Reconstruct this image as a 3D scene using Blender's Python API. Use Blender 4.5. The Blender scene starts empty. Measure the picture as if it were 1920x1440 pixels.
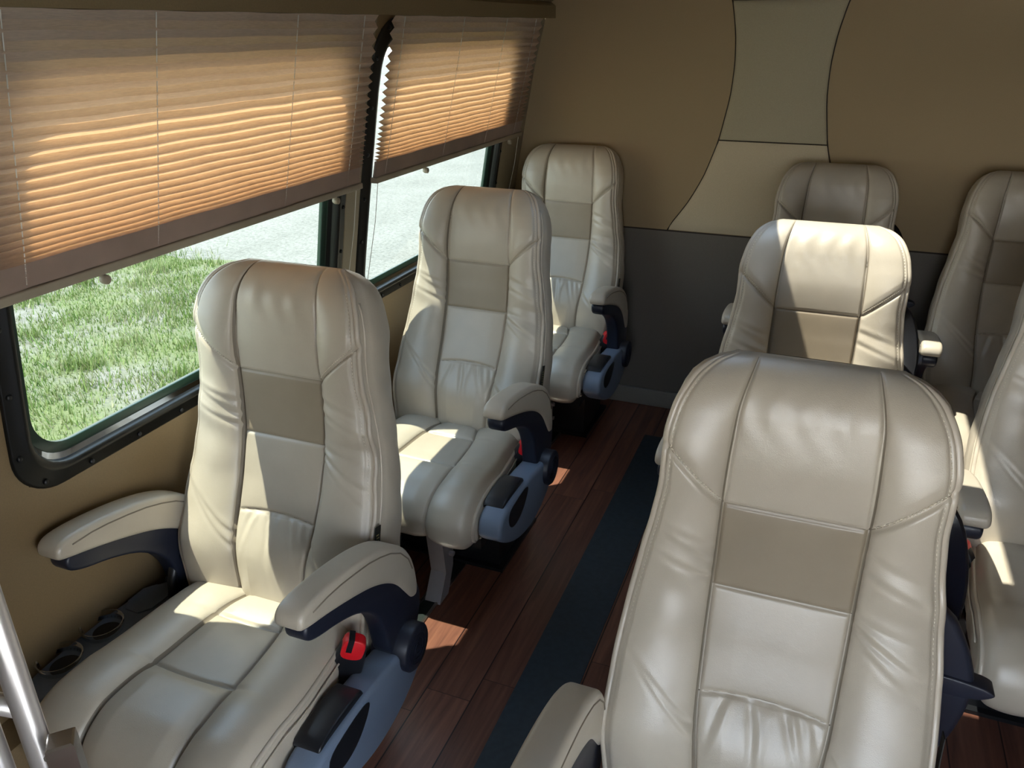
import bpy, bmesh, math, random
import numpy as np
from mathutils import Vector, Matrix
random.seed(7); RNG = np.random.default_rng(7)
C = bpy.context.scene.collection
sc = bpy.context.scene

# ------------------------------------------------------------------ camera
A = np.array([[0.92993, 0.150555, -0.335497], [0.367726, -0.384566, 0.846691], [-0.001547, -0.910737, -0.412984]])
cd = bpy.data.cameras.new('camera'); cam = bpy.data.objects.new('camera', cd); C.objects.link(cam)
cd.sensor_width = 36.0; cd.lens = 1484.3 / 1920 * 36; cd.clip_start = 0.02; cd.clip_end = 200
R3 = Matrix((( A[0, 0], -A[0, 1], -A[0, 2]), (A[1, 0], -A[1, 1], -A[1, 2]), (A[2, 0], -A[2, 1], -A[2, 2])))
cam.matrix_world = Matrix.Translation((0, 0, 1.62)) @ R3.to_4x4()
sc.camera = cam

# ------------------------------------------------------------------ world, sun, exposure
w = bpy.data.worlds.new('sky'); sc.world = w; w.use_nodes = True
nt = w.node_tree; nt.nodes.clear()
out = nt.nodes.new('ShaderNodeOutputWorld'); bg = nt.nodes.new('ShaderNodeBackground')
tc = nt.nodes.new('ShaderNodeTexCoord'); sep = nt.nodes.new('ShaderNodeSeparateXYZ'); cr = nt.nodes.new('ShaderNodeValToRGB')
cr.color_ramp.elements[0].position = 0.0; cr.color_ramp.elements[0].color = (1.0, 0.98, 0.93, 1)
cr.color_ramp.elements[1].position = 0.55; cr.color_ramp.elements[1].color = (0.52, 0.70, 1.0, 1)
nt.links.new(tc.outputs['Generated'], sep.inputs[0]); nt.links.new(sep.outputs['Z'], cr.inputs[0])
nt.links.new(cr.outputs[0], bg.inputs[0]); nt.links.new(bg.outputs[0], out.inputs[0])
bg.inputs[1].default_value = 13.5
sd = bpy.data.lights.new('sun', 'SUN'); sun = bpy.data.objects.new('sun', sd); C.objects.link(sun)
sd.energy = 31.0; sd.angle = math.radians(0.55); sd.color = (1.0, 0.94, 0.84)
sun.rotation_euler = Vector((1.0, 0.44, -2.6)).to_track_quat('-Z', 'Y').to_euler()
sun.location = (-3, -1, 6)
sc.view_settings.view_transform = 'Standard'; sc.view_settings.look = 'None'
sc.view_settings.gamma = 1.0; sc.view_settings.use_curve_mapping = False
sc.view_settings.exposure = 0.0

# ------------------------------------------------------------------ helpers
def link(name, me, mats=(), parent=None, kind=None):
    o = bpy.data.objects.new(name, me); C.objects.link(o)
    for m in (mats if isinstance(mats, (list, tuple)) else [mats]): me.materials.append(m)
    if parent is not None: o.parent = parent
    if kind: o['kind'] = kind
    return o
def empty(name, loc=(0, 0, 0), label=None, cat=None, group=None, kind=None):
    o = bpy.data.objects.new(name, None); C.objects.link(o); o.location = loc; o.empty_display_size = 0.1
    tag(o, label, cat, group, kind); return o
def tag(o, label=None, cat=None, group=None, kind=None):
    if label: o['label'] = label
    if cat: o['category'] = cat
    if group: o['group'] = group
    if kind: o['kind'] = kind
    return o
def mesh_np(name, V, F, mi=None, smooth=True):
    me = bpy.data.meshes.new(name); me.from_pydata([tuple(v) for v in V], [], [tuple(f) for f in F])
    if mi is not None: me.polygons.foreach_set('material_index', np.asarray(mi, dtype=np.int32))
    me.polygons.foreach_set('use_smooth', np.full(len(me.polygons), smooth))
    me.update(); return me
class MB:
    """collects shapes into one mesh"""
    def __init__(s): s.V = []; s.F = []; s.M = []
    def add(s, V, F, m=0):
        b = len(s.V); s.V += [tuple(v) for v in V]; s.F += [tuple(i + b for i in f) for f in F]; s.M += [m] * len(F)
    def box(s, x0, x1, y0, y1, z0, z1, m=0):
        s.add([(x0, y0, z0), (x1, y0, z0), (x1, y1, z0), (x0, y1, z0), (x0, y0, z1), (x1, y0, z1), (x1, y1, z1), (x0, y1, z1)],
              [(0, 3, 2, 1), (4, 5, 6, 7), (0, 1, 5, 4), (1, 2, 6, 5), (2, 3, 7, 6), (3, 0, 4, 7)], m)
    def tube(s, pts, r, n=8, m=0, closed=False, rs=None):
        P = [Vector(p) for p in pts]; N = len(P); V = []; F = []
        T = []
        for i in range(N):
            a = P[i - 1] if (i or closed) else P[0]; b = P[(i + 1) % N] if (i < N - 1 or closed) else P[-1]
            T.append((b - a).normalized())
        up = Vector((0, 0, 1)) if abs(T[0].z) < .9 else Vector((1, 0, 0))
        nrm = (up - T[0] * up.dot(T[0])).normalized()
        for i in range(N):
            nrm = (nrm - T[i] * nrm.dot(T[i])).normalized(); bn = T[i].cross(nrm)
            rr = rs[i] if rs else r
            for k in range(n):
                a = 2 * math.pi * k / n; V.append(P[i] + nrm * (rr * math.cos(a)) + bn * (rr * math.sin(a)))
        for i in range(N if closed else N - 1):
            j = (i + 1) % N
            for k in range(n): F.append((i * n + k, i * n + (k + 1) % n, j * n + (k + 1) % n, j * n + k))
        if not closed: F += [tuple(range(n))[::-1], tuple((N - 1) * n + k for k in range(n))]
        s.add(V, F, m)
    def mesh(s, name, smooth=False): return mesh_np(name, s.V, s.F, s.M, smooth)
    def build(s, name, mats, parent=None, smooth=False, kind=None): return link(name, s.mesh(name, smooth), mats, parent, kind)
def autosmooth(o, ang=40):
    me = o.data
    me.polygons.foreach_set('use_smooth', np.full(len(me.polygons), True))
    bm = bmesh.new(); bm.from_mesh(me)
    for e in bm.edges:
        if len(e.link_faces) == 2 and e.calc_face_angle(0) > math.radians(ang): e.smooth = False
    bm.to_mesh(me); bm.free(); return o
def prism(name, prof, x0, x1, bevel, mat, parent=None, seg=3, axis='x', smooth_pts=2, taper=None):
    """closed outline in (y,z) pushed out along x, with rounded rims"""
    P = [Vector(p) for p in prof]
    for _ in range(smooth_pts):        # corner cutting
        Q = []
        for i in range(len(P)):
            a, b = P[i], P[(i + 1) % len(P)]; Q += [a * .75 + b * .25, a * .25 + b * .75]
        P = Q
    bm = bmesh.new(); va = [bm.verts.new((x0, p[0], p[1])) for p in P]; vb = [bm.verts.new((x1, p[0], p[1])) for p in P]
    fa = bm.faces.new(va); fb = bm.faces.new(vb[::-1])
    n = len(P)
    for i in range(n): bm.faces.new((va[i], vb[i], vb[(i + 1) % n], va[(i + 1) % n]))
    bmesh.ops.recalc_face_normals(bm, faces=bm.faces)
    if bevel > 0:
        es = list({e for f in (fa, fb) for e in f.edges})
        bmesh.ops.bevel(bm, geom=es, offset=bevel, segments=seg, profile=.5, affect='EDGES', clamp_overlap=True)
    if axis == 'y':
        for v in bm.verts: v.co = Vector((v.co.y, v.co.x, v.co.z))
        bmesh.ops.recalc_face_normals(bm, faces=bm.faces)
    if axis == 'z':
        for v in bm.verts: v.co = Vector((v.co.y, v.co.z, v.co.x))
        bmesh.ops.recalc_face_normals(bm, faces=bm.faces)
    me = bpy.data.meshes.new(name); bm.to_mesh(me); bm.free()
    o = link(name, me, mat, parent); return autosmooth(o, 35)
def bbox(name, x0, x1, y0, y1, z0, z1, bev, mat, parent=None, kind=None):
    bm = bmesh.new()
    bmesh.ops.create_cube(bm, size=1)
    for v in bm.verts: v.co = Vector((x0 + (v.co.x + .5) * (x1 - x0), y0 + (v.co.y + .5) * (y1 - y0), z0 + (v.co.z + .5) * (z1 - z0)))
    if bev: bmesh.ops.bevel(bm, geom=list(bm.edges), offset=bev, segments=3, profile=.5, affect='EDGES')
    me = bpy.data.meshes.new(name); bm.to_mesh(me); bm.free()
    o = link(name, me, mat, parent, kind); return autosmooth(o, 35)
def copy_tree(o, parent=None):
    c = o.copy(); C.objects.link(c); c.parent = parent
    for ch in list(o.children): copy_tree(ch, c)
    return c

# ------------------------------------------------------------------ materials
def new_mat(name):
    m = bpy.data.materials.new(name); m.use_nodes = True
    return m, m.node_tree, m.node_tree.nodes['Principled BSDF']
def noise(nt, scale, detail=3, rough=.5, vec=None, dim='3D'):
    n = nt.nodes.new('ShaderNodeTexNoise'); n.inputs['Scale'].default_value = scale
    n.inputs['Detail'].default_value = detail; n.inputs['Roughness'].default_value = rough
    if vec is not None: nt.links.new(vec, n.inputs['Vector'])
    return n
def ramp(nt, fac, stops):
    r = nt.nodes.new('ShaderNodeValToRGB'); e = r.color_ramp.elements
    while len(e) < len(stops): e.new(.5)
    for i, (p, c) in enumerate(stops): e[i].position = p; e[i].color = (*c, 1)
    nt.links.new(fac, r.inputs[0]); return r
def bump(nt, bs, h, strength, dist):
    b = nt.nodes.new('ShaderNodeBump'); b.inputs['Strength'].default_value = strength; b.inputs['Distance'].default_value = dist
    nt.links.new(h, b.inputs['Height']); nt.links.new(b.outputs[0], bs.inputs['Normal']); return b
def plain(name, col, rough=.5, metal=0, spec=.5, nscale=0, nstr=.1, var=0.06, coat=0):
    m, nt, bs = new_mat(name)
    tcn = nt.nodes.new('ShaderNodeTexCoord')
    n = noise(nt, nscale or 12, 3, .5, tcn.outputs['Object'])
    lo = tuple(c * (1 - var) for c in col); hi = tuple(min(1, c * (1 + var)) for c in col)
    r = ramp(nt, n.outputs[0], [(.3, lo), (.7, hi)]); nt.links.new(r.outputs[0], bs.inputs['Base Color'])
    bs.inputs['Roughness'].default_value = rough; bs.inputs['Metallic'].default_value = metal
    bs.inputs['Specular IOR Level'].default_value = spec
    if coat: bs.inputs['Coat Weight'].default_value = coat; bs.inputs['Coat Roughness'].default_value = .1
    if nscale: bump(nt, bs, n.outputs[0], nstr, .001)
    return m
def leather(name, col, rough=.33, grain=1.0):
    m, nt, bs = new_mat(name)
    tcn = nt.nodes.new('ShaderNodeTexCoord'); o = tcn.outputs['Object']
    n1 = noise(nt, 9, 4, .55, o); lo = tuple(c * .93 for c in col); hi = tuple(c * 1.05 for c in col)
    r = ramp(nt, n1.outputs[0], [(.3, lo), (.7, hi)]); nt.links.new(r.outputs[0], bs.inputs['Base Color'])
    v = nt.nodes.new('ShaderNodeTexVoronoi'); v.feature = 'DISTANCE_TO_EDGE'; v.inputs['Scale'].default_value = 420
    nt.links.new(o, v.inputs['Vector'])
    n2 = noise(nt, 60, 3, .6, o)
    ma = nt.nodes.new('ShaderNodeMath'); ma.operation = 'MULTIPLY_ADD'; nt.links.new(v.outputs[0], ma.inputs[0]); ma.inputs[1].default_value = .9 * grain
    nt.links.new(n2.outputs[0], ma.inputs[2])
    bump(nt, bs, ma.outputs[0], .22, .0012)
    rr = nt.nodes.new('ShaderNodeMapRange'); rr.inputs[3].default_value = rough - .05; rr.inputs[4].default_value = rough + .09
    nt.links.new(n1.outputs[0], rr.inputs[0]); nt.links.new(rr.outputs[0], bs.inputs['Roughness'])
    bs.inputs['Specular IOR Level'].default_value = .7
    return m
M = {}
M['cream'] = leather('cream_leather', (.475, .420, .335))
M['panel'] = leather('beige_panel_leather', (.43, .375, .295), .36, .5)
M['taupe'] = leather('taupe_leather', (.285, .232, .165), .40, .4)
M['piping'] = leather('piping_leather', (.49, .43, .345), .34, .3)
M['seamline'] = leather('seam_shadow_leather', (.20, .165, .12), .55)
M['stitch'] = plain('stitch_thread', (.72, .66, .55), .7)
M['navy'] = plain('navy_plastic', (.012, .015, .028), .42, nscale=500, nstr=.08)
M['black'] = plain('black_plastic', (.008, .009, .012), .38)
M['gloss'] = plain('gloss_black_plastic', (.004, .005, .010), .12)
M['grey'] = plain('blue_grey_plastic', (.15, .19, .26), .42, nscale=700, nstr=.06)
M['red'] = plain('red_button', (.75, .012, .02), .35)
M['steel'] = plain('painted_steel', (.34, .33, .34), .4, .2)
M['dark_steel'] = plain('black_steel', (.012, .013, .015), .35, .3)
M['alu'] = plain('aluminium', (.55, .53, .50), .28, 1.0)
M['chrome'] = plain('brushed_metal', (.80, .77, .77), .30, .75)
M['frame'] = plain('black_window_frame', (.010, .010, .009), .33, .2)
M['sill'] = plain('anodised_lip', (.35, .37, .42), .12, 1.0)
M['rubber'] = plain('dark_rubber', (.010, .016, .014), .5)
M['seal'] = plain('green_black_seal', (.012, .03, .02), .3)
M['beigeplastic'] = plain('beige_plastic', (.34, .29, .22), .45)
M['cord'] = plain('white_cord', (.8, .78, .72), .6)
M['tagc'] = plain('black_tag', (.01, .01, .008), .6)
M['tagy'] = plain('tag_print', (.35, .30, .12), .6)
M['wallv'] = plain('tan_vinyl_wall', (.215, .150, .078), .42, nscale=350, nstr=.08)
M['trimv'] = plain('light_trim_vinyl', (.30, .25, .17), .45, nscale=350, nstr=.08)
M['suede'] = plain('olive_brown_suede', (.36, .275, .165), .9, spec=.2, nscale=500, nstr=.15)
M['stripe'] = plain('light_suede', (.42, .375, .265), .85, spec=.2, nscale=500, nstr=.15)
M['stripe2'] = plain('cream_suede', (.56, .48, .34), .85, spec=.2, nscale=500, nstr=.15)
M['lower'] = plain('brown_grey_vinyl', (.155, .138, .115), .6, nscale=400, nstr=.1)
M['base'] = plain('greige_base_vinyl', (.24, .225, .19), .5, nscale=400, nstr=.1)
M['seam'] = plain('seam_dark', (.03, .022, .015), .8)
M['ceil'] = plain('tan_headliner', (.26, .20, .115), .85, spec=.2, nscale=300, nstr=.1)
M['mat'] = plain('rubber_mat', (.020, .028, .034), .55, nscale=60, nstr=.1, var=.2)

def glass_mat(name, tint):
    m = bpy.data.materials.new(name); m.use_nodes = True; nt = m.node_tree; nt.nodes.clear()
    o = nt.nodes.new('ShaderNodeOutputMaterial'); mx = nt.nodes.new('ShaderNodeMixShader'); t = nt.nodes.new('ShaderNodeBsdfTransparent')
    g = nt.nodes.new('ShaderNodeBsdfGlossy'); f = nt.nodes.new('ShaderNodeFresnel'); f.inputs[0].default_value = 1.4
    t.inputs[0].default_value = (*tint, 1); g.inputs['Roughness'].default_value = .01
    nt.links.new(f.outputs[0], mx.inputs[0]); nt.links.new(t.outputs[0], mx.inputs[1]); nt.links.new(g.outputs[0], mx.inputs[2])
    nt.links.new(mx.outputs[0], o.inputs[0]); return m
M['glass'] = glass_mat('tinted_glass', (.27, .292, .268))
M['clear'] = glass_mat('clear_glass', (.95, .96, .95))
M['hatchglass'] = glass_mat('tinted_hatch_glass', (.31, .32, .31))
def cup_mat():
    m, nt, bs = new_mat('clear_plastic'); bs.inputs['Base Color'].default_value = (.9, .92, .92, 1)
    bs.inputs['Transmission Weight'].default_value = 1; bs.inputs['Roughness'].default_value = .05; bs.inputs['IOR'].default_value = 1.3
    return m
M['cup'] = cup_mat()
def blind_mat():
    m = bpy.data.materials.new('pleated_blind_fabric'); m.use_nodes = True; nt = m.node_tree; nt.nodes.clear()
    o = nt.nodes.new('ShaderNodeOutputMaterial'); mx = nt.nodes.new('ShaderNodeMixShader')
    d = nt.nodes.new('ShaderNodeBsdfDiffuse'); t = nt.nodes.new('ShaderNodeBsdfTranslucent')
    tcn = nt.nodes.new('ShaderNodeTexCoord'); mp = nt.nodes.new('ShaderNodeMapping'); mp.inputs['Scale'].default_value = (60, 14, 260)
    nt.links.new(tcn.outputs['Object'], mp.inputs[0]); n = noise(nt, 3.2, 5, .7, mp.outputs[0])
    r1 = ramp(nt, n.outputs[0], [(.3, (.66, .56, .47)), (.7, (.80, .70, .60))]); nt.links.new(r1.outputs[0], d.inputs[0])
    r2 = ramp(nt, n.outputs[0], [(.3, (.62, .33, .165)), (.7, (.86, .50, .26))]); nt.links.new(r2.outputs[0], t.inputs[0])
    mx.inputs[0].default_value = .36
    nt.links.new(d.outputs[0], mx.inputs[1]); nt.links.new(t.outputs[0], mx.inputs[2]); nt.links.new(mx.outputs[0], o.inputs[0]); return m
M['blind'] = blind_mat(); M['blindstack'] = plain('folded_blind_fabric', (.80, .69, .62), .9, spec=.1)

def wood_mat():
    m, nt, bs = new_mat('plank_floor'); L = nt.links.new
    tcn = nt.nodes.new('ShaderNodeTexCoord'); sp = nt.nodes.new('ShaderNodeSeparateXYZ'); L(tcn.outputs['Object'], sp.inputs[0])
    def mth(op, a, b=None, c=None):
        n = nt.nodes.new('ShaderNodeMath'); n.operation = op
        for i, v in enumerate((a, b, c)):
            if v is None: continue
            if isinstance(v, (int, float)): n.inputs[i].default_value = v
            else: L(v, n.inputs[i])
        return n.outputs[0]
    W = .128; LEN = 1.04
    u = mth('DIVIDE', mth('ADD', sp.outputs['X'], .803 + 50 * W), W); row = mth('FLOOR', u); fu = mth('FRACT', u)
    wn = nt.nodes.new('ShaderNodeTexWhiteNoise'); wn.noise_dimensions = '1D'; L(row, wn.inputs['W'])
    off = mth('MULTIPLY', mth('FRACT', mth('MULTIPLY', row, .0817)), LEN)
    # rows step their joints by a little under a tenth of a plank, as the laid pattern does
    v = mth('DIVIDE', mth('ADD', mth('SUBTRACT', sp.outputs['Y'], off), 20 * LEN - 1.397 + .084), LEN); cell = mth('FLOOR', v); fv = mth('FRACT', v)
    cb = nt.nodes.new('ShaderNodeCombineXYZ'); L(row, cb.inputs[0]); L(cell, cb.inputs[1])
    w2 = nt.nodes.new('ShaderNodeTexWhiteNoise'); L(cb.outputs[0], w2.inputs['Vector'])
    mp = nt.nodes.new('ShaderNodeMapping'); mp.inputs['Scale'].default_value = (26, 1.6, 1); L(tcn.outputs['Object'], mp.inputs[0])
    ad = nt.nodes.new('ShaderNodeVectorMath'); ad.operation = 'MULTIPLY_ADD'; L(w2.outputs['Color'], ad.inputs[0]); ad.inputs[1].default_value = (30, 30, 30); L(mp.outputs[0], ad.inputs[2])
    n = noise(nt, 1.6, 7, .62, ad.outputs[0]); n.inputs['Distortion'].default_value = .8
    g = ramp(nt, n.outputs[0], [(.25, (.090, .038, .027)), (.5, (.172, .070, .045)), (.75, (.255, .110, .066))])
    hv = nt.nodes.new('ShaderNodeHueSaturation'); L(g.outputs[0], hv.inputs['Color'])
    L(mth('MULTIPLY_ADD', w2.outputs['Value'], .55, .72), hv.inputs['Value'])
    e1 = mth('LESS_THAN', mth('MINIMUM', fu, mth('SUBTRACT', 1.0, fu)), .014)
    e2 = mth('LESS_THAN', mth('MINIMUM', fv, mth('SUBTRACT', 1.0, fv)), .0012)
    e = mth('MAXIMUM', e1, mth('MULTIPLY', e2, .7))
    mx = nt.nodes.new('ShaderNodeMix'); mx.data_type = 'RGBA'; L(e, mx.inputs[0]); L(hv.outputs[0], mx.inputs[6]); mx.inputs[7].default_value = (.018, .008, .008, 1)
    L(mx.outputs[2], bs.inputs['Base Color'])
    bs.inputs['Roughness'].default_value = .32
    h = mth('SUBTRACT', mth('MULTIPLY', n.outputs[0], .25), e); bump(nt, bs, h, .25, .002)
    return m
M['wood'] = wood_mat()
def ground_mat():
    m, nt, bs = new_mat('field_ground'); L = nt.links.new
    tcn = nt.nodes.new('ShaderNodeTexCoord'); o = tcn.outputs['Object']
    n1 = noise(nt, .9, 6, .65, o); n2 = noise(nt, 14, 6, .7, o); n3 = noise(nt, 70, 4, .7, o)
    soil = ramp(nt, n2.outputs[0], [(.35, (.125, .118, .09)), (.65, (.23, .22, .185))])
    gr = ramp(nt, n3.outputs[0], [(.3, (.075, .10, .030)), (.7, (.18, .20, .085))])
    k = ramp(nt, n1.outputs[0], [(.45, (0, 0, 0)), (.60, (1, 1, 1))])
    mx = nt.nodes.new('ShaderNodeMix'); mx.data_type = 'RGBA'; L(k.outputs[0], mx.inputs[0]); L(gr.outputs[0], mx.inputs[6]); L(soil.outputs[0], mx.inputs[7])
    L(mx.outputs[2], bs.inputs['Base Color']); bs.inputs['Roughness'].default_value = .95; bump(nt, bs, n3.outputs[0], .6, .02); return m
def pave_mat():
    m, nt, bs = new_mat('weathered_paving'); L = nt.links.new
    tcn = nt.nodes.new('ShaderNodeTexCoord'); o = tcn.outputs['Object']
    n1 = noise(nt, 1.2, 8, .75, o); n2 = noise(nt, 22, 5, .8, o)
    a = ramp(nt, n1.outputs[0], [(.3, (.150, .143, .120)), (.5, (.195, .187, .160)), (.72, (.235, .226, .195))])
    b = ramp(nt, n2.outputs[0], [(.36, (.50, .51, .47)), (.55, (1, 1, 1))])
    mx = nt.nodes.new('ShaderNodeMix'); mx.data_type = 'RGBA'; mx.blend_type = 'MULTIPLY'; mx.inputs[0].default_value = 1
    L(a.outputs[0], mx.inputs[6]); L(b.outputs[0], mx.inputs[7]); L(mx.outputs[2], bs.inputs['Base Color'])
    bs.inputs['Roughness'].default_value = .9; bump(nt, bs, n2.outputs[0], .5, .01); return m
M['ground'] = ground_mat(); M['pave'] = pave_mat()
def grass_mat():
    m, nt, bs = new_mat('grass_blade'); L = nt.links.new
    gi = nt.nodes.new('ShaderNodeNewGeometry'); r = ramp(nt, gi.outputs['Random Per Island'], [(.0, (.07, .145, .018)), (.5, (.17, .235, .045)), (.75, (.25, .28, .10)), (1, (.33, .30, .17))])
    L(r.outputs[0], bs.inputs['Base Color']); bs.inputs['Roughness'].default_value = .6
    bs.inputs['Transmission Weight'].default_value = 0
    return m
M['grass'] = grass_mat()

# ------------------------------------------------------------------ body shell
YF, YR = -1.6, 3.346
WZ = [0, .38, .8, .94, 1.15, 1.47, 1.645, 1.70]; WX = [-1.40, -1.39, -1.335, -1.315, -1.28, -1.222, -1.178, -1.162]
XC = -.235
def xw(z): return float(np.interp(z, WZ, WX))
XM = -.13
def mirx(x): return 2 * XM - x
WIN = {1: (.835, 1.93), 2: (2.015, 3.10)}     # flange outer y ranges
ZB, ZT = .79, 1.640                          # flange outer z range

def side_wall(name, mir, wins, mat, ystart=None):
    mb = MB(); ys = [YF if ystart is None else ystart]
    for a, b in wins: ys += [a + .028, b - .028]
    ys.append(YR)
    zs = sorted(set(WZ[:-1] + [ZB + .028, ZT - .028, 1.3, .6]))
    for i in range(len(ys) - 1):
        hole = i % 2 == 1
        for j in range(len(zs) - 1):
            if hole and zs[j] >= ZB + .027 and zs[j + 1] <= ZT - .027: continue
            y0, y1, z0, z1 = ys[i], ys[i + 1], zs[j], zs[j + 1]
            q = []
            for dx in (0, -.028):
                for (y, z) in ((y0, z0), (y1, z0), (y1, z1), (y0, z1)):
                    x = xw(z) + dx; q.append((mirx(x) if mir else x, y, z))
            mb.add(q, [(0, 1, 2, 3), (7, 6, 5, 4), (0, 4, 5, 1), (1, 5, 6, 2), (2, 6, 7, 3), (3, 7, 4, 0)])
    return mb.build(name, mat, kind='structure')
LW = [(WIN[1][0], WIN[1][1]), (WIN[2][0], WIN[2][1])]
side_wall('wall_left', False, LW, M['wallv'])
side_wall('wall_right', True, [], M['wallv'], .02)

def rrect(y0, y1, z0, z1, r, n=10):
    P = []
    for (cy, cz, a0) in ((y1 - r, z1 - r, 0), (y0 + r, z1 - r, 90), (y0 + r, z0 + r, 180), (y1 - r, z0 + r, 270)):
        for k in range(n + 1):
            a = math.radians(a0 + 90 * k / n); P.append((cy + r * math.cos(a), cz + r * math.sin(a)))
    # densify long edges so the frame can follow the curved wall
    Q = []
    for i in range(len(P)):
        a, b = P[i], P[(i + 1) % len(P)]; d = math.hypot(b[0] - a[0], b[1] - a[1]); m = max(1, int(d / .06))
        for k in range(m): Q.append((a[0] + (b[0] - a[0]) * k / m, a[1] + (b[1] - a[1]) * k / m))
    return Q
def ring(mb, loops, m=0):
    """bridge successive loops of equal length"""
    n = len(loops[0]); V = [p for l in loops for p in l]; F = []
    for i in range(len(loops) - 1):
        for k in range(n): F.append((i * n + k, i * n + (k + 1) % n, (i + 1) * n + (k + 1) % n, (i + 1) * n + k))
    mb.add(V, F, m)
def window(name, y0, y1, mir, glass, depth=.026):
    root = empty(name, (0, 0, 0), kind='structure')
    def W(y, z, d): x = xw(z) + d; return (mirx(x) if mir else x, y, z)
    def loop(ins, d, r):
        # same number of points: scale from one parametrisation
        base = rrect(y0, y1, ZB, ZT, .10); P = []
        cy, cz = (y0 + y1) / 2, (ZB + ZT) / 2; hy, hz = (y1 - y0) / 2, (ZT - ZB) / 2
        for (y, z) in base: P.append(W(cy + (y - cy) * (hy - ins) / hy, cz + (z - cz) * (hz - ins) / hz, d))
        return P
    mb = MB(); ring(mb, [loop(0, -.004, .1), loop(0, .004, .1), loop(.004, .007, .1), loop(.026, .007, .1), loop(.030, .012, .1), loop(.040, .012, .1), loop(.044, .006, .1), loop(.044, -.012, .1)])
    mb.build('window_frame', M['frame'], root, True)
    mb = MB(); ring(mb, [loop(.044, -.010, .1), loop(.053, -.018, .1)]); lp = mb.build('window_lip', [M['frame'], M['sill']], root, True)
    for f_ in lp.data.polygons: f_.material_index = 1 if f_.center.z < ZB + .075 else 0
    mb = MB(); ring(mb, [loop(.053, -.018, .1), loop(.055, -depth + .004, .1), loop(.070, -depth + .004, .1), loop(.070, -depth - .01, .1), loop(0, -depth - .01, .1)]); mb.build('window_seal', M['seal'], root, True)
    g = MB(); L = loop(.060, -depth, .1); g.add(L, [tuple(range(len(L)))]); 
    g = MB(); L = loop(.060, -depth, .1)
    # glass as horizontal strips so that it follows the curve
    zs = np.linspace(ZB + .06, ZT - .06, 9); V = []; F = []
    for z in zs:
        dz = min(z - ZB - .06, ZT - .06 - z); r = .05; c = 0 if dz > r else r - math.sqrt(max(0, r * r - (r - dz) ** 2))
        V += [W(y0 + .06 + c, z, -depth), W(y1 - .06 - c, z, -depth)]
    for i in range(len(zs) - 1): F.append((2 * i, 2 * i + 1, 2 * i + 3, 2 * i + 2))
    g.add(V, F); g.build('glass', glass, root, True)
    # screws round the flange
    base = rrect(y0 + .014, y1 - .014, ZB + .014, ZT - .014, .088, 3)
    import itertools
    acc = 0; last = None
    for (y, z) in base:
        if last is not None: acc += math.hypot(y - last[0], z - last[1])
        last = (y, z)
        if acc > .085:
            acc = 0
            x, yy, zz = W(y, z, .007); sg = -1 if mir else 1
            s = MB(); s.tube([(x, yy, zz), (x + sg * .003, yy, zz), (x + sg * .005, yy, zz)], .0055, 8, rs=[.006, .0055, .003])
            s.build('screw', M['black'], root, True)
    return root
window('window_1', *WIN[1], False, M['glass'])
window('window_2', *WIN[2], False, M['glass'])
door = empty('door_1', (0, 0, 0), kind='structure')
mb = MB(); mb.add([(mirx(xw(z)), y, z) for z, y in ((.05, -.90), (.05, .0), (.8, .0), (.8, -.90))] + [(mirx(xw(1.70)), 0.0, 1.70), (mirx(xw(1.70)), -.90, 1.70)], [(0, 1, 2, 3), (3, 2, 4, 5)])
mb.build('glass', M['clear'], door)
mb = MB()
for y in (-.93, -.01):
    for z0, z1 in ((0, .8), (.8, 1.70)):
        a, b = mirx(xw(z0)), mirx(xw(z1))
        mb.add([(a, y, z0), (a, y + .04, z0), (a + .03, y + .04, z0), (a + .03, y, z0), (b, y, z1), (b, y + .04, z1), (b + .03, y + .04, z1), (b + .03, y, z1)], [(0, 1, 2, 3), (4, 5, 6, 7), (0, 1, 5, 4), (1, 2, 6, 5), (2, 3, 7, 6), (3, 0, 4, 7)])
mb.build('door_frame', M['frame'], door)
mb = MB(); V = []
for z in (0, .8, 1.3, 1.70): V += [(mirx(xw(z)), YF, z), (mirx(xw(z)), -.93, z)]
mb.add(V, [(0, 1, 3, 2), (2, 3, 5, 4), (4, 5, 7, 6)]); mb.build('trim_10', M['wallv'], kind='structure')

# floor
mb = MB(); mb.box(-1.42, 1.16, YF, YR + .05, -.03, 0); mb.build('floor', M['wood'], kind='structure')
o = bbox('aisle_mat', -.582, -.424, -1.2, 3.03, .0, .004, 0, M['mat'])
tag(o, 'long dark rubber runner laid along the aisle floor', 'floor mat')

# rear wall: lower vinyl, upper suede with an hourglass stripe, base strip
mb = MB(); xl = lambda z: xw(z)
def rear_panel(z0, z1, y, n=8):
    V = []; F = []
    for k in range(n + 1):
        z = z0 + (z1 - z0) * k / n; a = float(np.interp(z, WZ + [2.0], WX + [-.95])) ; V += [(a, y, z), (mirx(a), y, z)]
    for k in range(n): F.append((2 * k, 2 * k + 1, 2 * k + 3, 2 * k + 2))
    return V, F
V, F = rear_panel(.824, 2.0, YR, 12); mb.add(V, F, 0)
V, F = rear_panel(0, .824, YR + .0, 4); mb.add(V, F, 1)
mb.box(-1.40, 1.14, YR - .001, YR + .03, .820, .826, 2)
mb.box(-1.42, 1.16, YR + .03, YR + .05, 0, 2.0, 0)
mb.build('wall_rear', [M['suede'], M['lower'], M['seam']], kind='structure')
hz = [.826, .946, 1.058, 1.2, 1.368, 1.483, 1.586, 1.704, 1.85, 2.0]
hw = [.385, .302, .247, .203, .175, .171, .179, .203, .26, .34]
zz = np.linspace(.826, 1.99, 60)
from_h = np.interp(zz, hz, hw); ker = np.array([1, 2, 3, 2, 1]) / 9; fh = np.convolve(np.pad(from_h, 2, 'edge'), ker, 'valid')
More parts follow.
